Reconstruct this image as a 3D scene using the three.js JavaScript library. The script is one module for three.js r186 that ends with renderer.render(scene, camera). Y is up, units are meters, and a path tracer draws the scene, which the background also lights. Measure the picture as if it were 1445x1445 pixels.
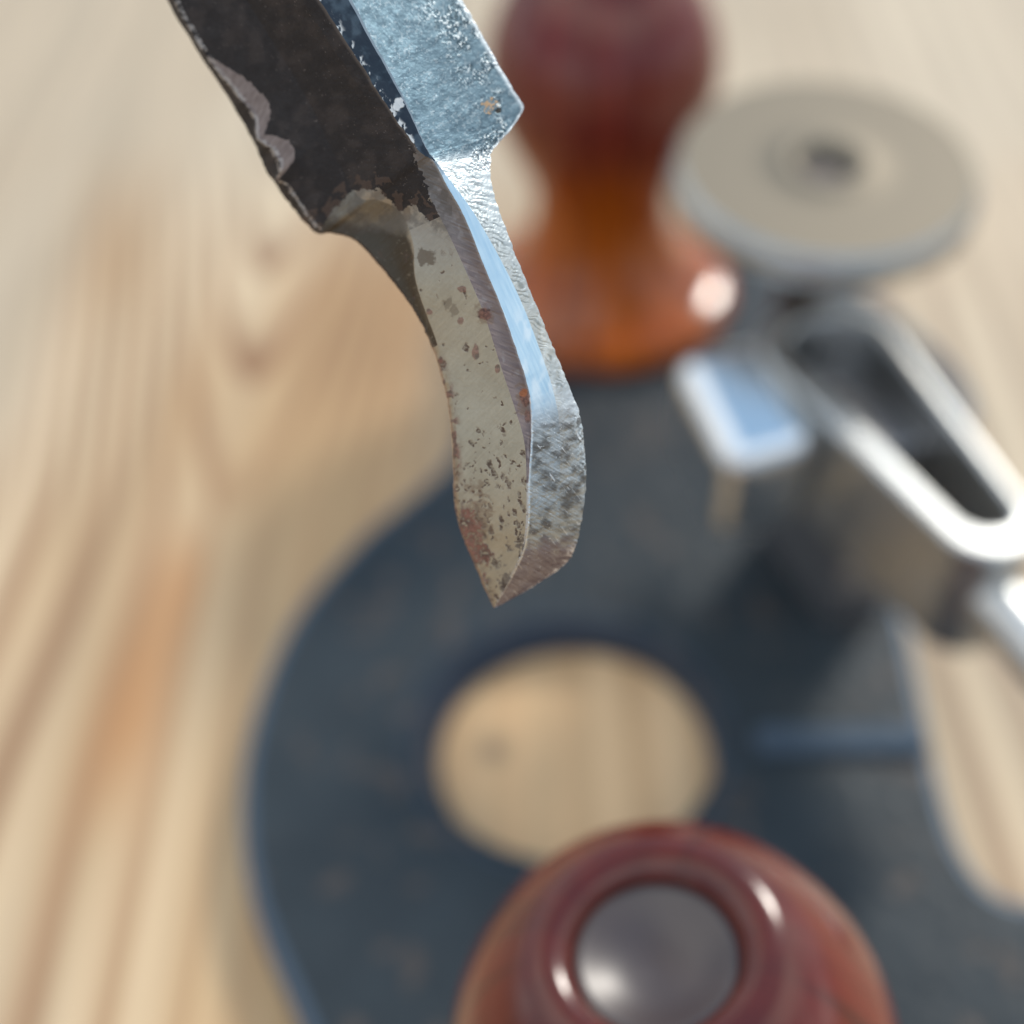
import * as THREE from 'three';
import { mergeGeometries } from 'three/addons/utils/BufferGeometryUtils.js';
import { RoundedBoxGeometry } from 'three/addons/geometries/RoundedBoxGeometry.js';

// ---------------------------------------------------------------- camera, sky, sun, exposure
const MM = 0.001;
const scene = new THREE.Scene();
const renderer = new THREE.WebGLRenderer({ antialias: true });
renderer.setSize(1024, 1024);
renderer.shadowMap.enabled = true;
renderer.toneMapping = THREE.LinearToneMapping;
renderer.toneMappingExposure = 0.84;

const PITCH = 44 * Math.PI / 180, EYE_HEIGHT = 163, FOCAL = 2000 / 722.5;   // mm; focal length in half picture heights
const camera = new THREE.PerspectiveCamera(2 * Math.atan(1 / FOCAL) * 180 / Math.PI, 1, 0.004, 60);
camera.position.set(0, EYE_HEIGHT * MM, 0);
camera.rotation.x = -PITCH;
camera.focus = 0.0765;
camera.userData.fStop = 15;
scene.add(camera);

// small deterministic noise
function hash(x, y, s) {
  let h = Math.imul(x | 0, 374761393) ^ Math.imul(y | 0, 668265263) ^ Math.imul((s | 0) + 17, 2246822519);
  h = Math.imul(h ^ (h >>> 13), 1274126177); h ^= h >>> 16;
  h = Math.imul(h, 2654435761 | 0); h ^= h >>> 15;
  return (h >>> 0) / 4294967295;
}
function noise(x, y, s = 0) {
  const xi = Math.floor(x), yi = Math.floor(y); let fx = x - xi, fy = y - yi;
  fx = fx * fx * (3 - 2 * fx); fy = fy * fy * (3 - 2 * fy);
  const a = hash(xi, yi, s), b = hash(xi + 1, yi, s), c = hash(xi, yi + 1, s), d = hash(xi + 1, yi + 1, s);
  return a + (b - a) * fx + (c - a) * fy + (a - b - c + d) * fx * fy;
}
function fbm(x, y, s = 0, o = 4) {
  let v = 0, a = 0.5, n = 0;
  for (let i = 0; i < o; i++) { v += a * noise(x, y, s + i * 31); n += a; x = x * 2.03 + 5.7; y = y * 2.03 + 1.3; a *= 0.5; }
  return v / n;
}
function noise3(x, y, z, s) {   // value noise in three dimensions from slices
  const zi = Math.floor(z); let f = z - zi; f = f * f * (3 - 2 * f);
  return noise(x, y, s + zi * 101) * (1 - f) + noise(x, y, s + (zi + 1) * 101) * f;
}
const clamp = (x, a = 0, b = 1) => Math.min(b, Math.max(a, x));
const smooth = (a, b, x) => { const t = clamp((x - a) / (b - a)); return t * t * (3 - 2 * t); };
const mix = (a, b, t) => a + (b - a) * t;
const mix3 = (a, b, t) => [mix(a[0], b[0], t), mix(a[1], b[1], t), mix(a[2], b[2], t)];

// sun: veiled, from the right and a little beyond the plane
const SUN = new THREE.Vector3(0.46, 0.56, -0.66).normalize();
const sun = new THREE.DirectionalLight(new THREE.Color(1.0, 0.94, 0.85), 2.8);
sun.position.copy(SUN.clone().multiplyScalar(2));
sun.shadow.radius = 20; sun.castShadow = true;
sun.shadow.mapSize.set(2048, 2048);
Object.assign(sun.shadow.camera, { left: -0.4, right: 0.4, top: 0.4, bottom: -0.4, near: 0.1, far: 5 });
scene.add(sun, sun.target);

{ // sky: pale hazy blue; unseen cloud added left and right for knob highlights
  const W = 1024, H = 512, px = new Float32Array(W * H * 4);
  for (let j = 0; j < H; j++) for (let i = 0; i < W; i++) {
    const th = (j + 0.5) / H * Math.PI - Math.PI / 2, ph = (i + 0.5) / W * 2 * Math.PI - Math.PI;
    const y = Math.sin(th), c = Math.cos(th), x = Math.cos(ph) * c, z = Math.sin(ph) * c;
    const up = clamp(y);
    let col = mix3([0.74, 0.88, 1.02], [0.36, 0.68, 1.10], Math.pow(up, 0.6));
    const k = 1 / (0.25 + up);
    let cl = 0, a = 0.5, f = 1.15;
    for (let o = 0; o < 5; o++) { cl += a * noise3(x * k * f + 7.7, z * k * f + 13.2, y * f, 40 + o * 7); a *= 0.5; f *= 2.1; }
    const cover = smooth(0.45, 0.64, cl + 0.16 * (Math.abs(x) - 0.5));
    col = mix3(col, [2.4, 2.38, 2.36], cover * 0.85);
    const s = clamp(x * SUN.x + y * SUN.y + z * SUN.z);
    const glow = 1.2 * Math.pow(s, 60) + 0.45 * Math.pow(s, 8);
    col = [col[0] + glow, col[1] + glow * 0.96, col[2] + glow * 0.9];
    if (y < 0) col = mix3(col, [0.42, 0.40, 0.37], smooth(0, -0.08, y));
    const o = (j * W + i) * 4; px[o] = col[0] * 0.82; px[o + 1] = col[1] * 0.82; px[o + 2] = col[2] * 0.82; px[o + 3] = 1;
  }
  const sky = new THREE.DataTexture(px, W, H, THREE.RGBAFormat, THREE.FloatType);
  sky.mapping = THREE.EquirectangularReflectionMapping;
  sky.magFilter = sky.minFilter = THREE.LinearFilter; sky.needsUpdate = true;
  scene.background = sky; scene.environment = sky;
}

// ---------------------------------------------------------------- helpers
function dataTex(w, h, fn, srgb, wrap = THREE.RepeatWrapping) {
  const d = new Uint8Array(w * h * 4);
  for (let j = 0; j < h; j++) for (let i = 0; i < w; i++) {
    const c = fn((i + 0.5) / w, (j + 0.5) / h, i, j), o = (j * w + i) * 4;
    for (let k = 0; k < 3; k++) {
      let v = clamp(c[k]);
      if (srgb) v = v <= 0.0031308 ? 12.92 * v : 1.055 * Math.pow(v, 1 / 2.4) - 0.055;
      d[o + k] = Math.round(v * 255);
    }
    d[o + 3] = 255;
  }
  const t = new THREE.DataTexture(d, w, h);
  if (srgb) t.colorSpace = THREE.SRGBColorSpace;
  t.wrapS = t.wrapT = wrap; t.magFilter = THREE.LinearFilter; t.minFilter = THREE.LinearMipmapLinearFilter;
  t.generateMipmaps = true; t.needsUpdate = true;
  return t;
}
function mesh(name, geo, mat, parent) {
  const m = new THREE.Mesh(geo, mat); m.name = name; m.castShadow = m.receiveShadow = true;
  parent.add(m); return m;
}
const lin = (r, g, b) => new THREE.Color().setRGB(r, g, b);
function uvScale(geo, s) { const u = geo.attributes.uv; for (let i = 0; i < u.count; i++) u.setXY(i, u.getX(i) * s, u.getY(i) * s); return geo; }

// ---------------------------------------------------------------- setting: the wooden tabletop
{
  const T = 0.7;                                  // metres that one texture tile covers
  const S = 1024;
  const woodAt = (u, v) => {
    const x = (u - 0.5) * T * 1000, z = -(v) * T * 1000;   // mm across, mm away
    const wx = x + 5 * (fbm(x / 60, z / 160, 3, 3) - 0.5) * 2;
    // grain that arches round the heart of the board
    const hx = wx + 49, arch = (z + 205) + 0.42 * hx * hx / (1 + Math.abs(hx) * 0.045);
    const ring = arch / 34 + 1.1 * (fbm(x / 40, z / 200, 9, 3) - 0.5);
    const r = ring - Math.floor(ring);
    const late = smooth(0.45, 0.85, r) * (1 - smooth(0.93, 1.0, r));
    const near = (1 - smooth(28, 60, Math.abs(hx))) * smooth(-150, -195, z);
    const straight = wx / 9 + 1.2 * fbm(x / 15, z / 260, 21, 3);
    const r2 = straight - Math.floor(straight), late2 = smooth(0.3, 0.8, r2) * (1 - smooth(0.88, 1, r2));
    const band = mix(late2 * 0.85, late, near);
    const broad = fbm(x / 26, z / 170, 33, 3);
    const fib = fbm(x / 0.9, z / 30, 55, 3), fib2 = fbm(x / 3.2, z / 70, 57, 3);
    let c = mix3([0.710, 0.555, 0.390], [0.500, 0.325, 0.180], smooth(0.38, 0.66, broad));
    c = mix3(c, [0.310, 0.165, 0.090], band * 0.95);
    const streak = Math.exp(-Math.pow((x + 54 + 4 * (fbm(z / 40, 2, 5, 2) - 0.5)) / 4.2, 2)) * smooth(-172, -150, z) * (1 - smooth(-128, -100, z));
    c = mix3(c, [0.56, 0.24, 0.085], streak * 0.75);
    const pale = Math.max(smooth(20, 110, x) * 0.5, smooth(-225, -300, z) * 0.75, smooth(-75, -100, x) * smooth(-160, -200, z) * 0.7);
    c = mix3(c, [0.57, 0.495, 0.40], pale);
    const warm = Math.exp(-Math.pow((x - 8) / 34, 2) - Math.pow((z + 118) / 45, 2));
    c = mix3(c, [0.84, 0.565, 0.325], warm * 0.8);
    const gold = Math.exp(-Math.pow((x + 30) / 20, 2)) * smooth(-215, -170, z);
    c = mix3(c, [0.70, 0.475, 0.265], gold * 0.5);
    const knot = Math.exp(-Math.pow((x + 2.6) / 2.1, 2) - Math.pow((z + 120.5) / 2.4, 2));
    c = mix3(c, [0.16, 0.13, 0.10], knot * 0.8);
    const m = 0.76 + 0.16 * fib + 0.32 * fib2;
    return [c[0] * m * 0.89, c[1] * m * 0.87, c[2] * m * 0.80];
  };
  const wrap = THREE.MirroredRepeatWrapping;
  const map = dataTex(S, S, woodAt, true, wrap);
  const bump = dataTex(512, 512, (u, v) => { const f = fbm(u * 700, v * 24, 61, 3); return [f, f, f]; }, false, wrap);
  const geo = new RoundedBoxGeometry(3.2, 0.04, 3.6, 3, 0.004);
  const p = geo.attributes.position, uv = geo.attributes.uv;
  for (let i = 0; i < p.count; i++) uv.setXY(i, p.getX(i) / T + 0.5, -(p.getZ(i) - 0.6) / T);
  const mat = new THREE.MeshPhysicalMaterial({ map, bumpMap: bump, bumpScale: 0.00008, roughness: 0.58, specularIntensity: 0.6 });
  const t = mesh('wooden_tabletop', geo, mat, scene);
  t.position.set(0, -0.02, -0.6);
  t.userData = { kind: 'structure', label: 'pale wooden tabletop with brown arching grain under the tools' };
}

// ---------------------------------------------------------------- router plane
const plane = new THREE.Group(); plane.name = 'router_plane'; scene.add(plane);
plane.position.set(7.5 * MM, 0, -138 * MM);
plane.userData = { label: 'old black cast router hand plane with two reddish wooden knobs lying on the tabletop', category: 'hand plane' };
const PX = 7.5, PZ = -138;                       // the plane's origin, mm
const L3 = (x, y, z) => new THREE.Vector3((x - PX) * MM, y * MM, (z - PZ) * MM);
const BASE_T = 6.2;

const japanMap = dataTex(512, 512, (u, v) => {
  const n = fbm(u * 9, v * 9, 71, 5), f = noise(u * 90, v * 90, 73);
  const worn = smooth(0.66, 0.76, fbm(u * 22, v * 22, 75, 4));
  return mix3([0.017 + 0.014 * n, 0.025 + 0.018 * n, 0.031 + 0.020 * n], [0.10, 0.075, 0.06], worn * 0.6 + f * 0.02);
}, true);
const japanBump = dataTex(512, 512, (u, v) => { const n = fbm(u * 40, v * 40, 81, 4); return [n, n, n]; }, false);
const japan = new THREE.MeshPhysicalMaterial({ map: japanMap, bumpMap: japanBump, bumpScale: 0.0003, roughness: 0.5, specularIntensity: 0.55 });
const edgeIron = new THREE.MeshStandardMaterial({ color: lin(0.062, 0.095, 0.135), metalness: 0.35, roughness: 0.5, bumpMap: japanBump, bumpScale: 0.0002 });
const boreIron = new THREE.MeshStandardMaterial({ color: lin(0.022, 0.042, 0.075), metalness: 0, roughness: 0.42, bumpMap: japanBump, bumpScale: 0.0002, side: THREE.DoubleSide });
const nickelRough = dataTex(256, 256, (u, v) => { const n = 0.22 + 0.3 * fbm(u * 12, v * 12, 91, 4); return [1, n, 1]; }, false);
const nickel = new THREE.MeshStandardMaterial({ color: lin(0.54, 0.55, 0.54), metalness: 1, roughness: 1, roughnessMap: nickelRough });
const polished = new THREE.MeshStandardMaterial({ color: lin(0.80, 0.84, 0.86), metalness: 1, roughness: 0.3 });
const postSteel = new THREE.MeshStandardMaterial({ color: lin(0.30, 0.30, 0.31), metalness: 0.9, roughness: 0.45 });
const rimNickel = new THREE.MeshStandardMaterial({ color: lin(0.47, 0.49, 0.49), metalness: 1, roughness: 1, roughnessMap: nickelRough });
const dullNickel = new THREE.MeshStandardMaterial({ color: lin(0.225, 0.195, 0.15), metalness: 0.85, roughness: 0.62 });
const darkSteel = new THREE.MeshStandardMaterial({ color: lin(0.10, 0.085, 0.08), metalness: 0.8, roughness: 0.45 });

{ // base casting: outline in mm as seen from above (x right, z towards the viewer)
  const left = [[-36.2, -114], [-33.4, -137], [-24.4, -156], [-9.7, -177], [-8.5, -196], [-10, -215], [-4, -236], [14, -247], [38, -246], [60, -232], [78, -203]];
  const right = [[80, -188], [76, -183], [64, -182], [59.5, -177]];
  const notch = [[58.6, -140], [57.8, -100]];
  const front = [[61, -94], [68, -92.5], [80, -91], [84, -84], [78, -66], [62, -44], [38, -29], [14, -28], [-4, -39], [-15, -58], [-24.5, -77], [-33, -95]];
  const curve = new THREE.CatmullRomCurve3([...left, ...right, ...notch, ...front].map(([x, z]) => new THREE.Vector3(x, 0, z)), true, 'centripetal');
  const pts = curve.getPoints(260);
  const sh = new THREE.Shape(pts.map((p) => new THREE.Vector2((p.x - PX) * MM, -(p.z - PZ) * MM)));
  const hole = new THREE.Path(); hole.absarc((7.6 - PX) * MM, (118.8 + PZ) * MM, 22.0 * MM, 0, Math.PI * 2, true); sh.holes.push(hole);
  const g = new THREE.ExtrudeGeometry(sh, { depth: (BASE_T - 2.4) * MM, bevelEnabled: true, bevelThickness: 1.2 * MM, bevelSize: 1.6 * MM, bevelOffset: -1.6 * MM, bevelSegments: 4, curveSegments: 72 });
  g.rotateX(-Math.PI / 2); g.translate(0, 1.22 * MM, 0);
  uvScale(g, 14);
  const base = mesh('base', g, [japan, edgeIron], plane);
  const lip = new THREE.LatheGeometry([[22.6, 0.2], [19.4, 0.2], [19.5, 1.0], [21.0, 5.6], [21.5, 6.1], [22.6, 6.3]].map(([a, b]) => new THREE.Vector2(a * MM, b * MM)), 96);
  { const p = lip.attributes.position; for (let i = 0; i < p.count; i++) p.setX(i, p.getX(i) + 0.28 * (6.2 * MM - p.getY(i))); lip.computeVertexNormals(); }   // the bore runs a little aslant
  const lm = mesh('hole_rim', lip, boreIron, base); lm.position.copy(L3(7.6, 0, -118.8));
  // low ribs cast beside the round hole
  const rb = [];
  for (const [x0, x1, z, w, h] of [[33, 56.5, -117, 4.5, 1.6]]) {
    const r = new RoundedBoxGeometry((x1 - x0) * MM, h * 2 * MM, w * MM, 3, 1.0 * MM);
    const c = L3((x0 + x1) / 2, BASE_T, z); r.translate(c.x, c.y, c.z); rb.push(r);
  }
  for (const r of rb) mesh('rib', r, edgeIron, base);
}

// turned knobs
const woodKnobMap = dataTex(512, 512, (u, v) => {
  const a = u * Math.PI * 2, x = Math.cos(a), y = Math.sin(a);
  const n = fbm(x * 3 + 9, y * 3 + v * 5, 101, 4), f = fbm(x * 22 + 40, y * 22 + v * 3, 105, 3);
  const st = smooth(0.69, 0.78, v), d = Math.max(smooth(0.52, 0.75, f), st * 0.75), t = smooth(0.36, 0.56, v);  // st: shade of the recess wall put into the wood colour
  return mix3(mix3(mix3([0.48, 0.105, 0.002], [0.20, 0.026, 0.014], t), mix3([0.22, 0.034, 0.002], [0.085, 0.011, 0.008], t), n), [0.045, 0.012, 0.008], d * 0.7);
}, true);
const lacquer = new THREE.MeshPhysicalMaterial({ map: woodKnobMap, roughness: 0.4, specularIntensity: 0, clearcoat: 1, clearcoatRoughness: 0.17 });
const dishSteel = new THREE.MeshPhysicalMaterial({ color: lin(0.050, 0.030, 0.026), metalness: 0, roughness: 0.4, ior: 1.75 });
const knobProfile = [[0.01, 0], [22.6, 0], [23.6, 0.8], [23.6, 2.6], [22.5, 4.3], [18.8, 6.0], [15.0, 9.6], [12.5, 15.5], [11.6, 21.5], [12.4, 26.5], [14.8, 32], [17.2, 37.5], [18.7, 43], [19.1, 48], [18.0, 53.8], [15.4, 59.2], [12.9, 62.5], [10.4, 64.6], [8.8, 65.2], [7.6, 65.0], [6.7, 64.3], [6.0, 63.0], [4, 61.4], [0.01, 61.2]];
function makeKnob(x, z, lean, name, label) {
  const c = new THREE.SplineCurve(knobProfile.slice(1, -1).map(([r, y]) => new THREE.Vector2(r * MM, y * MM))).getPoints(150);
  const pr = [new THREE.Vector2(1e-6, 0), ...c, new THREE.Vector2(1e-6, 61.2 * MM)];
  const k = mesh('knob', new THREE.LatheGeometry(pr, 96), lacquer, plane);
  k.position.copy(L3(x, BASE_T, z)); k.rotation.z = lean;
  k.userData.label = label;
  // dished dark screw head that fills the recess
  const head = new THREE.LatheGeometry([[1e-3, 61.9], [2, 62.0], [3.6, 62.5], [4.8, 63.0], [5.7, 63.5], [6.3, 63.75], [6.6, 63.2]].reverse().map(([r, y]) => new THREE.Vector2(r * MM, y * MM)), 48);
  mesh('screw', head, dishSteel, k);
  return k;
}
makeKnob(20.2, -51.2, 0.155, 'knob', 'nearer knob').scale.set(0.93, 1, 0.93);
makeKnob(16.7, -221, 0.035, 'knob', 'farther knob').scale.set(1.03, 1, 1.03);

{ // cutter post, depth screw and wheel
  const post = new RoundedBoxGeometry(21 * MM, 33 * MM, 10.5 * MM, 3, 1.0 * MM);
  const pm = mesh('post', post, postSteel, plane); pm.position.copy(L3(47.2, BASE_T + 16.5 - 0.3, -150)); pm.rotation.y = -Math.atan2(40.5, 15.4);
  const W = new THREE.Group(); W.name = 'depth_wheel'; plane.add(W);
  W.position.copy(L3(42.8, 63.5, -171.5)); W.rotation.x = 5.5 * Math.PI / 180;
  const WR = 1.19;                                // wheel radius factor
  const prof = [[0.01, -5.6], [14.5, -5.8], [16.8, -5.5], [17.7, -4.6], [17.7, -2.6], [17.3, -1.2], [16.6, -0.1]].map(([r, y]) => new THREE.Vector2(r * WR * MM, y * MM));
  const rimG = new THREE.LatheGeometry(prof, 120);
  { // fine knurling round the edge
    const p = rimG.attributes.position;
    for (let i = 0; i < p.count; i++) { const x = p.getX(i), y = p.getY(i), z = p.getZ(i), r = Math.hypot(x, z); if (r > 17.4 * WR * MM) { const k = 1 - 0.012 * (i % 2 ? 1 : 0); p.setXYZ(i, x * k, y, z * k); } }
    rimG.computeVertexNormals();
  }
  mesh('wheel_rim', rimG, rimNickel, W);
  const top = [[16.6, -0.1], [16.1, -0.15], [9, -0.35], [6.2, -0.35], [5.6, 0.15], [4.6, 0.35], [3.9, 0.25], [3.3, -0.4], [2.9, -2.2], [0.01, -2.4]].map(([r, y]) => new THREE.Vector2(r * WR * MM, y * MM));
  const face = mesh('wheel_face', new THREE.LatheGeometry(top.slice().reverse(), 96), dullNickel, W);
  const hole = mesh('screw_hole', new THREE.CylinderGeometry(3.2 * MM, 3.2 * MM, 0.4 * MM, 32), darkSteel, face); hole.position.y = -1.9 * MM;
  const rod = mesh('depth_screw', new THREE.CylinderGeometry(3.4 * MM, 3.4 * MM, 26 * MM, 32), darkSteel, W); rod.position.y = -18.5 * MM;
}

{ // nickel collar: a long loop with a square lug and a clamping screw
  const C = new THREE.Group(); C.name = 'collar'; plane.add(C);
  const dir = Math.atan2(40.5, 15.4);           // heading of the loop in the x-z plane
  C.position.copy(L3(49.4, 27, -140.4)); C.rotation.y = -dir;   // local +x runs towards the viewer along the loop
  const outer = new THREE.Shape(), R0 = 11.2, R1 = 5.5, XL = 19;
  const loop = (ra, rb, xa, xb) => { const s = []; for (let i = 0; i <= 32; i++) { const a = Math.PI / 2 + Math.PI * i / 32; s.push(new THREE.Vector2((xa + ra * Math.cos(a)) * MM, ra * Math.sin(a) * MM)); } for (let i = 0; i <= 32; i++) { const a = -Math.PI / 2 + Math.PI * i / 32; s.push(new THREE.Vector2((xb + rb * Math.cos(a)) * MM, rb * Math.sin(a) * MM)); } return s; };
  outer.setFromPoints(loop(10.0, 6.2, -15.5, 20.5));
  const inner = new THREE.Path(); inner.setFromPoints(loop(7.1, 3.9, -15, 18.6).map((p) => new THREE.Vector2(p.x, p.y + 0.6 * MM)).reverse()); outer.holes.push(inner);
  const g = new THREE.ExtrudeGeometry(outer, { depth: 16.4 * MM, bevelEnabled: true, bevelThickness: 0.8 * MM, bevelSize: 0.8 * MM, bevelOffset: -0.8 * MM, bevelSegments: 4, curveSegments: 32 });
  g.rotateX(-Math.PI / 2); g.translate(0, 0.8 * MM, 0);
  mesh('loop', uvScale(g, 20), nickel, C);
  const lug = mesh('lug', new RoundedBoxGeometry(20 * MM, 18.5 * MM, 13 * MM, 6, 3.2 * MM), polished, C);
  lug.position.set(-12 * MM, 8.6 * MM, 15 * MM); lug.rotation.set(0.10, -0.08, -0.17);
  const scr = mesh('clamp_screw', new THREE.CylinderGeometry(3.6 * MM, 3.6 * MM, 22 * MM, 32), nickel, C);
  scr.rotation.z = Math.PI / 2; scr.position.set(36 * MM, 9 * MM, 0);
  const head = new THREE.LatheGeometry([[0.01, 0], [7, 0], [8.4, 1], [8.6, 6], [7.4, 7.4], [0.01, 7.6]].map(([r, y]) => new THREE.Vector2(r * MM, y * MM)), 64);
  const hd = mesh('thumb_screw_head', head, nickel, scr); hd.position.y = -19 * MM; 
}

// ---------------------------------------------------------------- the cutter held up in front
// rails along the cutter: key = [s, across, down, depth offset mm]; across/down in 1/1445 of the frame at the cutter's distance
const CUT_D = 76;
const rails = {
  K: [[-2, -340, -910, -7.5], [0, 103, -212, -7.5], [1, 235, 0, -7.5], [2, 346, 180, -7.5], [3, 385, 256, -7.3], [4, 440, 324, -7.0], [5, 468, 329, -6.6], [6, 503, 341, -6.0], [7, 545, 386, -5.2], [8, 585, 440, -4.4], [9, 610, 491, -3.9], [10, 627, 548, -3.7], [11, 636, 600, -3.7], [12, 639, 650, -3.9], [13, 641, 712, -4.4], [14, 651, 752, -4.7], [15, 667, 790, -4.9], [16, 682, 826, -5.0], [17, 693, 850, -4.9], [18, 697, 858, -4.8]],
  L: [[-2, -331, -915, -6.2], [0, 112, -217, -6.2], [1, 243, -4, -6.2], [1.55, 297, 88, -6.2], [1.8, 333, 132, -6.0], [2, 358, 166, -5.8], [2.2, 362, 194, -5.8], [2.5, 384, 210, -5.5], [2.8, 397, 238, -5.4], [3, 389, 255, -5.9], [3.3, 403, 264, -6.0], [4, 446, 322, -6.0], [5, 473, 327, -5.7], [6, 507, 340, -5.4], [7, 549, 385, -4.6], [8, 588, 439, -3.9], [9, 613, 490, -3.2], [10, 630, 547, -3.0], [11, 639, 600, -2.9], [12, 642, 650, -3.1], [13, 644, 711, -3.6], [14, 654, 751, -3.9], [15, 670, 789, -4.2], [16, 684, 824, -4.4], [17, 694, 849, -4.6], [18, 697.3, 857.6, -4.7]],
  M: [[-2, -240, -965, -4.2], [0, 200, -262, -4.2], [1, 320, -46, -4.2], [2, 425, 124, -4.0], [3, 466, 207, -4.0], [4, 505, 276, -3.9], [5, 533, 282, -3.3], [6, 566, 300, -2.9], [7, 583, 345, -2.3], [8, 588, 400, -2.5], [9, 618, 487, -2.9], [10, 634, 545, -2.8], [11, 643, 599, -2.75], [12, 646, 649, -2.95], [13, 648, 709, -3.4], [14, 657, 750, -3.8], [15, 673, 788, -4.1], [16, 686, 823, -4.35], [17, 695, 848.5, -4.58], [18, 697.5, 857.3, -4.68]],
  A: [[-2, -190, -1000, -0.9], [0, 235, -282, -0.9], [1, 370, -86, -0.9], [2, 487, 94, -0.9], [3, 540, 168, -0.8], [4, 573, 228, -0.8], [5, 589, 243, -0.8], [6, 607, 280, -0.75], [7, 631, 326, -0.7], [8, 659, 386, -0.6], [9, 684, 446, -0.5], [10, 707, 518, -0.5], [11, 727, 578, -0.45], [12, 740, 625, -0.4], [13, 743, 683, -0.75], [14, 742, 736, -1.4], [15, 736, 776, -2.2], [16, 720, 813, -3.2], [17, 699, 852, -4.4], [18, 697.8, 857.2, -4.65]],
  B: [[-2, -170, -1012, -0.3], [0, 252, -293, -0.3], [1, 388, -97, -0.3], [2, 504, 83, -0.3], [3, 553, 160, -0.25], [4, 592, 213, -0.1], [5, 612, 228, 0], [6, 632, 264, 0], [7, 656, 307, 0], [8, 682, 372, 0], [9, 707, 432, 0], [10, 731, 500, 0], [11, 748, 560, -0.1], [12, 750, 612, -0.3], [13, 746, 680, -0.7], [14, 745, 735, -1.35], [15, 739, 775, -2.15], [16, 723, 812, -3.15], [17, 701, 851, -4.35], [18, 698, 857, -4.6]],
  C: [[-2, -120, -1030, 0], [0, 300, -322, 0], [1, 432, -116, 0], [2, 534, 71, 0], [3, 574, 146, 0], [4, 601, 207, 0], [5, 614, 226, 0], [6, 638, 258, -0.05], [7, 667, 298, -0.15], [8, 702, 358, -0.25], [9, 733, 420, -0.35], [10, 757, 480, -0.4], [11, 779, 545, -0.62], [12, 790, 603, -0.98], [13, 790, 672, -1.42], [14, 788, 730, -2.08], [15, 777, 772, -2.85], [16, 756, 806, -3.75], [17, 716, 847, -4.53], [18, 699, 857, -4.6]],
  D: [[-2, 20, -1108, -4.2], [0, 440, -372, -4.2], [1, 546, -187, -4.2], [2, 650, -4, -4.2], [3, 690, 67, -4.2], [3.7, 722, 123, -4.3], [4, 738, 150, -4.5], [4.3, 731, 168, -4.1], [4.65, 713, 192, -3.3], [5, 695, 213, -2.55], [5.4, 692, 232, -2.15], [6, 694, 262, -1.8], [7, 712, 318, -1.65], [8, 735, 378, -1.6], [9, 758, 434, -1.6], [10, 780, 488, -1.7], [11, 803, 545, -1.7], [12, 819, 590, -1.8], [13, 827, 660, -2.3], [14, 822, 727, -2.9], [15, 811, 774, -3.7], [16, 795, 798, -4.6], [17, 747, 831, -4.9], [18, 698.5, 857.5, -4.75]],
};
function railAt(keys, s) {                        // cubic through the keys
  let i = 0; while (i < keys.length - 2 && s > keys[i + 1][0]) i++;
  const k1 = keys[i], k2 = keys[i + 1], k0 = keys[Math.max(0, i - 1)], k3 = keys[Math.min(keys.length - 1, i + 2)];
  const h = k2[0] - k1[0], t = (s - k1[0]) / h, o = [];
  for (let c = 1; c < 4; c++) {
    const m1 = i > 0 ? (k2[c] - k0[c]) / (k2[0] - k0[0]) : (k2[c] - k1[c]) / h;
    const m2 = i < keys.length - 2 ? (k3[c] - k1[c]) / (k3[0] - k1[0]) : (k2[c] - k1[c]) / h;
    const t2 = t * t, t3 = t2 * t;
    o.push((2 * t3 - 3 * t2 + 1) * k1[c] + (t3 - 2 * t2 + t) * h * m1 + (-2 * t3 + 3 * t2) * k2[c] + (t3 - t2) * h * m2);
  }
  return o;
}
const ORDER = ['K', 'L', 'M', 'A', 'B', 'C', 'D'];
const US = [0, 0.05, 0.24, 0.50, 0.60, 0.70, 0.96];       // where each rail lies across the texture
const S0 = -2, S1 = 18, ROWS = 400;
const sOfV = (v) => (v < 0.03 ? S0 + (v / 0.03) * 2.6 : 0.6 + (v - 0.03) / 0.97 * (S1 - 0.6));   // most of the texture on the part in view
const rowCache = new Map();
function row(s) {
  const q = s.toFixed(5); let r = rowCache.get(q);
  if (!r) {
    r = ORDER.map((n) => railAt(rails[n], s));
    const j = (seed, f, a) => (fbm(s * f, 7.7, seed, 4) - 0.5) * 2 * a;
    const tipFade = smooth(18, 16.8, s);
    const jl = j(201, 7, s < 4.2 ? 3.2 : 1.3) * tipFade, jd = j(203, 9, 1.8) * tipFade, jb = j(205, 8, s < 4.6 ? 2.6 : 0.7) * tipFade;
    r[0][0] += jl; r[1][0] += jl + (s < 4.2 ? j(207, 12, 1.6) : 0); r[6][0] += jd; r[4][0] += jb; if (s < 5) r[5][0] += j(209, 10, 1.2);
    rowCache.set(q, r);
  }
  return r;
}
function surf(u, v) {                              // drawing position on the cutter for a texture position
  const r = row(sOfV(v)); let i = 0; while (i < 5 && u > US[i + 1]) i++;
  const f = clamp((u - US[i]) / (US[i + 1] - US[i])), a = r[i], b = r[i + 1];
  return [a[0] + (b[0] - a[0]) * f, a[1] + (b[1] - a[1]) * f, a[2] + (b[2] - a[2]) * f, i, f];
}
const place = (p) => { const Z = CUT_D - p[2], k = Z / 2000; return [(p[0] - 722.5) * k * MM, -(p[1] - 722.5) * k * MM, (p[2]) * MM]; };

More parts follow.
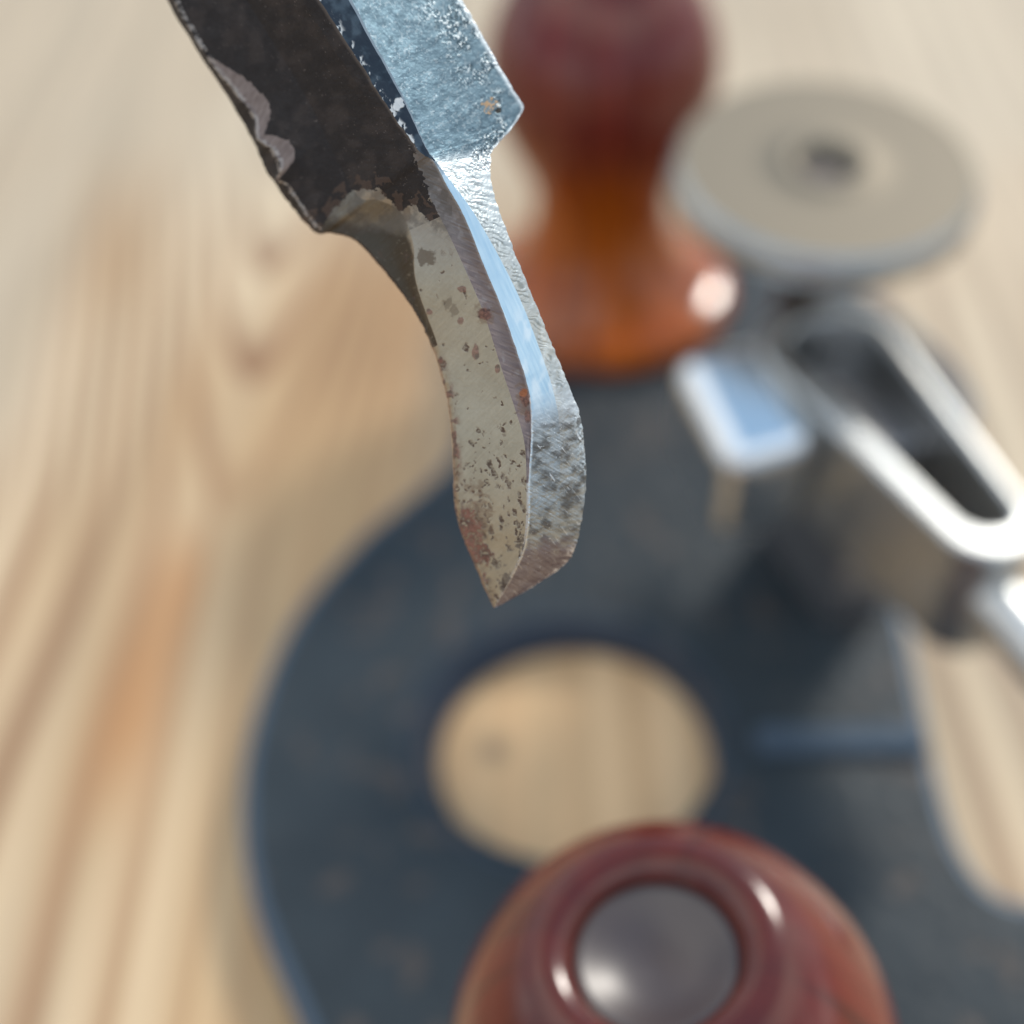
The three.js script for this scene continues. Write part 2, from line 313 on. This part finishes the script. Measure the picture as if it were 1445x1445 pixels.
// colour, finish and relief of the steel
const POLY = [[440, 322], [457, 318], [473, 291], [500, 269], [530, 268], [549, 276], [562, 300], [575, 291], [590, 294], [606, 315], [640, 345]];
function edgeY(x) { if (x <= POLY[0][0]) return POLY[0][1] + (POLY[0][0] - x) * 0.2; for (let i = 0; i < POLY.length - 1; i++) if (x < POLY[i + 1][0]) { const t = (x - POLY[i][0]) / (POLY[i + 1][0] - POLY[i][0]); return mix(POLY[i][1], POLY[i + 1][1], t); } return 1e9; }
function spots(X, Y, cell, size, density, seed, sx = 1, sy = 1, ang = 0) {   // scattered pits, 0..1
  const c = Math.cos(ang), s = Math.sin(ang), x = (X * c + Y * s) / cell, y = (-X * s + Y * c) / cell, xi = Math.floor(x), yi = Math.floor(y); let m = 0;
  for (let a = -1; a <= 1; a++) for (let b = -1; b <= 1; b++) {
    if (hash(xi + a, yi + b, seed) > density) continue;
    const px = xi + a + 0.2 + 0.6 * hash(xi + a, yi + b, seed + 1), py = yi + b + 0.2 + 0.6 * hash(xi + a, yi + b, seed + 2), r = size * (0.45 + 0.75 * hash(xi + a, yi + b, seed + 3));
    const d = Math.hypot((x - px) * sx, (y - py) * sy) / r; m = Math.max(m, 1 - smooth(0.55, 1.05, d));
  }
  return m;
}
const blob = (X, Y, x, y, rx, ry, w = 0.35) => { const d = Math.hypot((X - x) / rx, (Y - y) / ry) + w * 2 * (fbm(X / 7, Y / 7, 301, 3) - 0.5); return 1 - smooth(0.75, 1.1, d); };
function steel(u, v) {
  const [X, Y, , i, f] = surf(u, v), s = sOfV(v);
  const n1 = fbm(X / 42, Y / 42, 311, 4), n2 = fbm(X / 11, Y / 11, 313, 4), n3 = fbm(X / 3.5, Y / 3.5, 317, 3);
  let col, ro, me = 1, h = 0.5;
  const scale3 = () => { const t = fbm(X / 20, Y / 20, 331, 4); col = mix3([0.016, 0.013, 0.013], [0.040, 0.031, 0.028], smooth(0.4, 0.75, t) * 0.7 + 0.3 * n3); ro = 0.62 + 0.2 * n2; me = 0.35; h = 0.5 + 0.35 * (n2 - 0.5) + 0.3 * (n3 - 0.5); if (fbm(X / 2.2, Y / 2.2, 333, 2) > 0.86) { col = [0.12, 0.1, 0.09]; } };
  const wob = (fbm(X / 9, Y / 9, 321, 3) - 0.5) * 16;
  if (i <= 3) {                                                    // the face turned left
    const rightLimit = Y < 205 ? 1e9 : 580 + (Y - 205) * 0.36 + wob * 0.7 + (n3 - 0.5) * 12;
    let black = Y < edgeY(X) + wob * 0.8 + (n3 - 0.5) * 8 && X < Math.max(rightLimit, 0) && s < 6.6;
    if (i === 0 && s < 8.6) black = true;
    if (black) {
      scale3();
      const edge = edgeY(X) - Y;
      if (edge < 26 && edge > -9 && n2 > 0.52) { col = mix3(col, [0.11, 0.07, 0.05], 0.5); }
      // flakes broken from the left edge show bright broken steel
      const r = row(s), lx = r[1][0], d = X - lx;
      if (i >= 1 && s > 1.5 && s < 3.05) {
        const sc = s < 2.22 ? 27 * Math.pow(Math.sin(Math.PI * clamp((s - 1.5) / 0.78)), 0.7) : 25 * Math.pow(Math.sin(Math.PI * clamp((s - 2.16) / 0.86)), 0.6);
        const lim = sc * (0.9 + 0.25 * (fbm(X / 6, Y / 6, 341, 2) - 0.5));
        if (d < lim) { const g = noise((X * 0.8 + Y * 0.5) / 2.2, (X - Y) / 14, 343); col = mix3([0.25, 0.20, 0.18], [0.13, 0.098, 0.09], g * 0.8); ro = 0.6; me = 0.4; h = 0.15 + 0.3 * d / Math.max(lim, 1) + 0.1 * g; }
      }
      if (i === 1 && f < 0.05 + 0.04 * n2 && s < 4.2) { col = mix3(col, [0.42, 0.37, 0.33], 0.75 * smooth(0.35, 0.6, n3)); me = 0.8; ro = 0.4; }  // bright glint along the left edge, painted into the colour
      if (i === 0 && f > 0.8 && s < 3.4) { col = mix3(col, [0.5, 0.45, 0.4], 0.6 * smooth(0.42, 0.6, n3)); }  // the same glint painted on the narrow side strip
      if (i === 3 && s < 4.4 && f > 0.7) { col = mix3(col, [0.16, 0.13, 0.11], smooth(0.7, 1, f) * 0.6); }  // faint ridge highlight put into the colour
    } else if (i <= 1 && s < 9 && (i === 0 || f < 1.1)) {          // ground hollow under the shoulder, its shade painted into the colour
      const cres = smooth(8, -8, Y - (312 + (X - 480) * 0.19 + wob * 0.6));
      col = mix3([0.085, 0.074, 0.06], [0.21, 0.195, 0.165], cres);
      const fade = smooth(0.86, 0.99, f + (n2 - 0.5) * 0.1) * smooth(6, 6.8, s);
      col = mix3(col, [0.42, 0.385, 0.32], i === 1 ? fade : 0);
      ro = 0.5; h = 0.5 + 0.2 * (noise((X + Y) / 2, (X - Y) / 18, 351) - 0.5);
      if (n3 > 0.78) col = mix3(col, [0.3, 0.28, 0.24], 0.5);
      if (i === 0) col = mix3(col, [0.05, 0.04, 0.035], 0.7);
    } else if (i === 3) {                                          // hollow band tinted purple grey beside the ridge, a dark reflection put into colour
      const hat = noise((X * 0.92 + Y * 0.4) / 16, (Y * 0.92 - X * 0.4) / 2.4, 353);
      const low = smooth(240, 420, Y);
      col = mix3([0.20, 0.185, 0.175], mix3([0.27, 0.215, 0.195], [0.18, 0.145, 0.145], hat), low);
      col = mix3(col, [0.30, 0.27, 0.26], smooth(0.62, 0.8, fbm(X / 10, Y / 16, 355, 3)) * 0.6);
      ro = 0.5; h = 0.5 + 0.18 * (hat - 0.5) + 0.12 * (n3 - 0.5);
      if (s > 13) { col = [0.5, 0.48, 0.45]; }
    } else {                                                       // bare ground steel
      const sc = noise((X * 0.72 + Y * 0.7) / 2.1, (X * 0.7 - Y * 0.72) / 26, 357), sc2 = noise((X * 0.9 + Y * 0.2) / 1.6, (X * 0.2 - Y * 0.9) / 20, 358);
      col = mix3([0.395, 0.35, 0.265], [0.47, 0.42, 0.325], n1); const m = 0.90 + 0.09 * sc + 0.10 * (n3 - 0.3) + 0.05 * sc2; col = col.map((q) => q * m);
      ro = 0.46 + 0.12 * n2; h = 0.5 + 0.07 * (sc - 0.5) + 0.1 * (n3 - 0.5);
      const up = smooth(430, 320, Y); col = mix3(col, [0.30, 0.285, 0.27], up * 0.55);
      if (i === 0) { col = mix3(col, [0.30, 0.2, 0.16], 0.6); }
    }
    if (!black && i >= 1 && X < 638 && Y < 345) { const e = Math.min(Y - edgeY(X) - wob * 0.8, 1e3), e2 = X - rightLimit; const k = Math.max((1 - smooth(-2, 16, e)), s < 6.6 && Y < 330 ? 1 - smooth(-2, 12, e2) : 0) * smooth(0.30, 0.62, n2); const kk = k * smooth(345, 322, Y); col = mix3(col, [0.07, 0.056, 0.046], kk * 0.55); me = mix(me, 0.6, kk); }
    // pits and rust
    if (!black) {
      const WX = X + 9 * (fbm(X / 6, Y / 6, 421, 3) - 0.5), WY = Y + 9 * (fbm(X / 6, Y / 6, 423, 3) - 0.5), low = smooth(520, 800, Y), bare = i !== 3 || s > 13 ? 1 : 0.25;
      let pit = spots(WX, WY, 13, 0.44, 0.12 + 0.52 * low, 361, 1.5, 0.75, -0.35) * smooth(0.40, 0.52, fbm(X / 30, Y / 30, 363, 3) + 0.12 * low);
      pit = Math.max(pit, spots(WX, WY, 6.5, 0.40, 0.08 + 0.46 * low, 367, 1.1, 0.8, 0.5) * smooth(0.42, 0.56, fbm(X / 18, Y / 18, 369, 3)));
      pit *= bare * smooth(330, 400, Y) * (0.4 + 0.6 * smooth(0.3, 0.6, n3));
      if (pit > 0) { col = mix3(col, mix3([0.075, 0.055, 0.038], [0.10, 0.05, 0.033], n1), pit * 0.97); me = mix(me, 0.25, pit); ro = mix(ro, 0.8, pit); h -= pit * 0.28; }
      const lx = row(s)[1][0], dl = X - lx;
      let rust = smooth(0.50, 0.62, fbm(X / 6, Y / 9, 371, 4)) * (1 - smooth(3, 12, dl)) * smooth(470, 560, Y) * (1 - smooth(830, 850, Y)) * 0.9;
      rust = Math.max(rust, blob(X, Y, 661, 748, 17, 36, 0.7) * smooth(0.30, 0.46, n3), blob(X, Y, 676, 778, 20, 14, 0.9) * smooth(0.32, 0.5, n3));
      rust = Math.max(rust, blob(X, Y, 683, 442, 11, 9) , blob(X, Y, 652, 408, 7, 5) * 0.8, blob(X, Y, 741, 560, 9, 13) * 0.95, blob(X, Y, 702, 520, 4, 6) * 0.8, blob(X, Y, 671, 497, 5, 11) * 0.8, blob(X, Y, 650, 452, 5, 6) * 0.8, blob(X, Y, 606, 440, 5, 5) * 0.8, blob(X, Y, 745, 588, 5, 9) * 0.7, blob(X, Y, 622, 508, 3, 5) * 0.9);
      const org = blob(X, Y, 737, 553, 7, 7);
      const halo = Math.max(blob(X, Y, 661, 745, 32, 58, 0.8) * 0.5, blob(X, Y, 683, 442, 17, 15, 0.6) * 0.5, blob(X, Y, 741, 562, 15, 26, 0.7) * 0.55, (1 - smooth(2, 16, dl)) * smooth(470, 560, Y) * 0.4 * n1 * 2) * smooth(0.3, 0.6, n2);
      col = mix3(col, [0.20, 0.13, 0.085], halo);
      if (rust > 0) { col = mix3(col, mix3(mix3([0.055, 0.022, 0.016], [0.22, 0.095, 0.065], smooth(0.32, 0.66, 0.5 * n2 + 0.5 * n3)), [0.36, 0.11, 0.03], org * 0.8), rust * 0.92); me = mix(me, 0.1, rust); ro = mix(ro, 0.75, rust); h += rust * (0.10 + 0.5 * (n3 - 0.5)); }
      const brown = Math.max(blob(X, Y, 600, 362, 16, 12, 0.8), blob(X, Y, 632, 428, 6, 10, 0.7) * 0.6, blob(X, Y, 640, 437, 7, 8, 0.6) * 0.6, blob(X, Y, 575, 302, 7, 12, 0.6) * 0.7);
      col = mix3(col, [0.14, 0.105, 0.075], brown * 0.75);
      const dark = Math.max(blob(X, Y, 737, 790, 8, 34, 0.9), blob(X, Y, 714, 826, 10, 22, 1.0)) * smooth(0.36, 0.5, n3) * smooth(720, 760, Y);
      if (i <= 3) { col = mix3(col, [0.085, 0.06, 0.045], dark * 0.8); me = mix(me, 0.3, dark); }
    }
    if (i === 3 && s > 4.8 && f > 0.86) { const k = smooth(0.86, 1, f) * (s > 11 ? 0.9 : 0.25); col = mix3(col, [0.72, 0.72, 0.72], k); ro = mix(ro, 0.3, k); }  // painted highlight along the ridge line
  } else if (i === 4 && s < 5.02) {                                // dark chamfer beside the shank's bright face
    const t = fbm(X / 14, Y / 14, 381, 4);
    col = mix3([0.020, 0.032, 0.048], [0.05, 0.075, 0.10], smooth(0.45, 0.75, t)); ro = 0.42; me = 0.7; h = 0.5 + 0.3 * (n2 - 0.5);
    const chips = smooth(0.55, 0.62, fbm(X / 6, Y / 8, 383, 3)) * (1 - smooth(0.08, 0.34, f + 0.35 * (n2 - 0.5))) + blob(X, Y, 563, 148, 8, 9, 0.6);
    if (chips > 0) { col = mix3(col, [0.56, 0.58, 0.58], clamp(chips)); ro = 0.4; h += 0.35 * chips; }
    if (f > 0.9) col = mix3(col, [0.4, 0.48, 0.54], 0.6);  // light catching the chamfer edge, painted in
  } else {                                                         // the faces turned right
    const r = row(s), dx = r[6][0] - X;
    col = mix3([0.50, 0.54, 0.57], [0.60, 0.63, 0.65], n1); ro = 0.36 + 0.18 * n2; h = 0.5 + 0.26 * (n2 - 0.5) + 0.24 * (n3 - 0.5);
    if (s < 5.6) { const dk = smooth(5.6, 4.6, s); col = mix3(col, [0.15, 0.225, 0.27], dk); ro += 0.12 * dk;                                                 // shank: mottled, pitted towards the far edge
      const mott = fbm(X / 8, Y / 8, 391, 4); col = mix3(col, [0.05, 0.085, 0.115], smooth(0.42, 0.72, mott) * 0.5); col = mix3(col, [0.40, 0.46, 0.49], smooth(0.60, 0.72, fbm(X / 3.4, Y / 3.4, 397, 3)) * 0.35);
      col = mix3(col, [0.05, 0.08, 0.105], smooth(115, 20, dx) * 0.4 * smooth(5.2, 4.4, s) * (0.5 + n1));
      const rough = smooth(75, 6, dx) * smooth(0.42, 0.58, fbm(X / 16, Y / 22, 393, 3)); const gl = fbm(X / 2.4, Y / 3.0, 395, 3);
      col = mix3(col, gl > 0.6 ? [0.62, 0.66, 0.66] : [0.05, 0.075, 0.09], rough * (gl > 0.6 ? 0.75 : smooth(0.5, 0.34, gl) * 0.9)); h += rough * (gl - 0.5) * 1.1;
      const rs = blob(X, Y, 691, 149, 10, 9, 1.1) * smooth(0.3, 0.6, n3); col = mix3(col, [0.42, 0.25, 0.11], rs * 0.8); me = mix(1, 0.4, rs);
      const pt = blob(X, Y, 703, 156, 6, 5, 0.5); col = mix3(col, [0.03, 0.025, 0.02], pt * 0.95); h -= pt * 0.4;
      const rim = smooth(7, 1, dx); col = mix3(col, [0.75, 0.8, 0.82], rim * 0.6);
    }
    const band = smooth(4.9, 5.7, s) * smooth(12.1, 10.6, s);
    if (i === 5 && band > 0) {                                     // filed cross marks
      const q = (Y * 0.93 - X * 0.36) / 6.6 + 2.6 * fbm(X / 17, Y / 17, 401, 3), tri = Math.abs(q - Math.floor(q) - 0.5) * 2, wv = noise(X / 9, Y / 9, 403);
      const mark = smooth(0.35, 0.85, tri) * smooth(0.2, 0.55, wv) * (1 - smooth(0.60, 0.92, f)) ;
      col = mix3(mix3(col, [0.47, 0.52, 0.53], band * 0.85), [0.20, 0.235, 0.245], mark * band * 0.7); ro = mix(ro, 0.42, band); h += -0.15 * mark * band;
    }
    if (i === 4) { const st = noise((X * 0.4 + Y * 0.92) / 30, (X * 0.92 - Y * 0.4) / 2.2, 405); const bl = smooth(5.1, 6, s) * smooth(12.2, 11, s); col = mix3(col, mix3([0.36, 0.56, 0.70], [0.50, 0.68, 0.78], st), bl * 0.8); ro = mix(ro, 0.42, bl); h = mix(h, 0.5 + 0.15 * (st - 0.5), bl); }  // blue sky reflection put into the strip's colour
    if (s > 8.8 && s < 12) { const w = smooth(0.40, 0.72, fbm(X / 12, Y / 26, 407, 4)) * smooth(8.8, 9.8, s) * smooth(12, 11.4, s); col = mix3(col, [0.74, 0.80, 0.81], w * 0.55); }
    if (s > 11.2) {                                                // rounded nose: scratched, mottled
      const g = smooth(11.2, 12.2, s), sc = noise((X * 0.86 + Y * 0.5) / 22, (Y * 0.86 - X * 0.5 + 900) / 2.0, 411), sc2 = noise((X * 0.6 + Y * 0.8) / 24, (Y * 0.6 - X * 0.8 + 900) / 1.7, 413), mo = fbm(X / 14, Y / 10, 415, 4);
      let c = mix3([0.40, 0.42, 0.415], [0.17, 0.168, 0.16], smooth(0.36, 0.74, mo)); c = c.map((q) => q * (0.86 + 0.28 * sc));
      c = mix3(c, [0.31, 0.275, 0.305], smooth(14.3, 15.4, s + (mo - 0.5)) * 0.8);
      if (sc2 > 0.93 || fbm(X / 2.5, Y / 2.5, 417, 2) > 0.84) c = mix3(c, [0.8, 0.82, 0.82], 0.65);
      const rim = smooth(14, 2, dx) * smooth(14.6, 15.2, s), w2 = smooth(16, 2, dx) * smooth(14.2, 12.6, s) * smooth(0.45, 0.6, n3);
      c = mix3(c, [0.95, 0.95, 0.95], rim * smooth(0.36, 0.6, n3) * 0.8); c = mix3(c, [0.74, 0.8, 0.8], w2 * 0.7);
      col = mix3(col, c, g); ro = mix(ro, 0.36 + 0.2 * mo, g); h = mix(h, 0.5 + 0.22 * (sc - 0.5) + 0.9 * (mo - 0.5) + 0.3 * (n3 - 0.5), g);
      if (i === 4 && f < 0.09) { const k = smooth(0.09, 0.02, f) * g; col = mix3(col, [0.8, 0.84, 0.84], k * 0.75); ro = mix(ro, 0.28, k); }  // ridge highlight painted on its right side too
    }
  }
  return [col, ro, me, clamp(h)];
}
{
  const TW = 896, TH = 2048, cd = [], cc = new Float32Array(TW * TH * 6);
  for (let j = 0; j < TH; j++) for (let i = 0; i < TW; i++) {
    const u = (i + 0.5) / TW, v = (j + 0.5) / TH, o = (j * TW + i) * 6;
    const [c, r, m, h] = steel(u, v); cc[o] = c[0]; cc[o + 1] = c[1]; cc[o + 2] = c[2]; cc[o + 3] = r; cc[o + 4] = m; cc[o + 5] = h;
  }
  const pick = (f) => (u, v, i, j) => f((j * TW + i) * 6), E = THREE.ClampToEdgeWrapping;
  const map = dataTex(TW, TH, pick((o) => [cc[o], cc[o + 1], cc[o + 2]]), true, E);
  const orm = dataTex(TW, TH, pick((o) => [1, cc[o + 3], cc[o + 4]]), false, E);
  const bump = dataTex(TW, TH, pick((o) => [cc[o + 5], cc[o + 5], cc[o + 5]]), false, E);
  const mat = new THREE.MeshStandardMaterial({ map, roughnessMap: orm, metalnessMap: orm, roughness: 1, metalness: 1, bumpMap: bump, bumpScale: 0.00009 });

  const cutter = new THREE.Group(); cutter.name = 'cutter';
  const F = new THREE.Vector3(0, -Math.sin(PITCH), -Math.cos(PITCH));
  cutter.position.set(0, EYE_HEIGHT * MM, 0).addScaledVector(F, CUT_D * MM); cutter.rotation.x = -PITCH;
  cutter.userData = { label: 'worn steel router cutter with dark scaled shank and pointed rusty tip held above the plane', category: 'cutter' };
  scene.add(cutter);

  const vOfS = (s) => (s < 0.6 ? (s - S0) / 2.6 * 0.03 : 0.03 + (s - 0.6) / (S1 - 0.6) * 0.97);
  const COLS = [4, 16, 20, 8, 8, 20];
  function strip(i, v0, v1, n) {                   // one facet between two neighbouring rails
    const c = COLS[i], P = [], U = [], I = [];
    for (let a = 0; a <= n; a++) for (let b = 0; b <= c; b++) {
      const v = mix(v0, v1, a / n), r = row(sOfV(v)), f = b / c, A = r[i], B = r[i + 1];
      let p = [mix(A[0], B[0], f), mix(A[1], B[1], f), mix(A[2], B[2], f)];
      const s = sOfV(v), bow = Math.sin(Math.PI * f);
      if (i === 3 && s > 5) p[2] -= 0.10 * bow * smooth(5, 6.5, s) * smooth(13, 12, s);       // hollow ground
      if (i === 1 && s > 4.2 && s < 9) p[2] -= 0.30 * bow * smooth(4.2, 5.4, s) * smooth(9, 8, s);
      p[2] += 0.05 * (fbm(p[0] / 30, p[1] / 30, 501, 3) - 0.5) * bow * (s < 5 ? 2.2 : 1);
      P.push(...place(p)); U.push(mix(US[i], US[i + 1], mix(0.004, 0.996, f)), v);
    }
    for (let a = 0; a < n; a++) for (let b = 0; b < c; b++) { const q = a * (c + 1) + b; I.push(q, q + c + 1, q + 1, q + 1, q + c + 1, q + c + 2); }
    const g = new THREE.BufferGeometry();
    g.setAttribute('position', new THREE.Float32BufferAttribute(P, 3)); g.setAttribute('uv', new THREE.Float32BufferAttribute(U, 2)); g.setIndex(I); g.computeVertexNormals();
    return g;
  }
  function back(v0, v1, n) {                       // hidden sides that close the solid
    const P = [], U = [], I = [];
    for (let a = 0; a <= n; a++) {
      const v = mix(v0, v1, a / n), s = sOfV(v), r = row(s), K = r[0], D = r[6], thin = smooth(18, 9, s) * 3 + smooth(6, 3, s) * 2 ;
      const e = [mix(K[0], D[0], 0.5), mix(K[1], D[1], 0.5), Math.min(K[2], D[2]) - 0.1 - thin];
      for (const p of [D, e, K]) { P.push(...place(p)); U.push(0.01, v); }
    }
    for (let a = 0; a < n; a++) for (let b = 0; b < 2; b++) { const q = a * 3 + b; I.push(q, q + 3, q + 1, q + 1, q + 3, q + 4); }
    const g = new THREE.BufferGeometry();
    g.setAttribute('position', new THREE.Float32BufferAttribute(P, 3)); g.setAttribute('uv', new THREE.Float32BufferAttribute(U, 2)); g.setIndex(I); g.computeVertexNormals();
    return g;
  }
  const section = (name, sa, sb, n, label) => {
    const va = vOfS(sa), vb = vOfS(sb);
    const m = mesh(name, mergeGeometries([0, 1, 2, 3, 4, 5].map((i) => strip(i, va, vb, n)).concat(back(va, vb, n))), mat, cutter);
    if (label) m.userData.label = label;
  };
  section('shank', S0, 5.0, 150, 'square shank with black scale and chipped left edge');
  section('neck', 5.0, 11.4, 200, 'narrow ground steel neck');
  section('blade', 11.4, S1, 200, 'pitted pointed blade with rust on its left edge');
}

renderer.render(scene, camera);
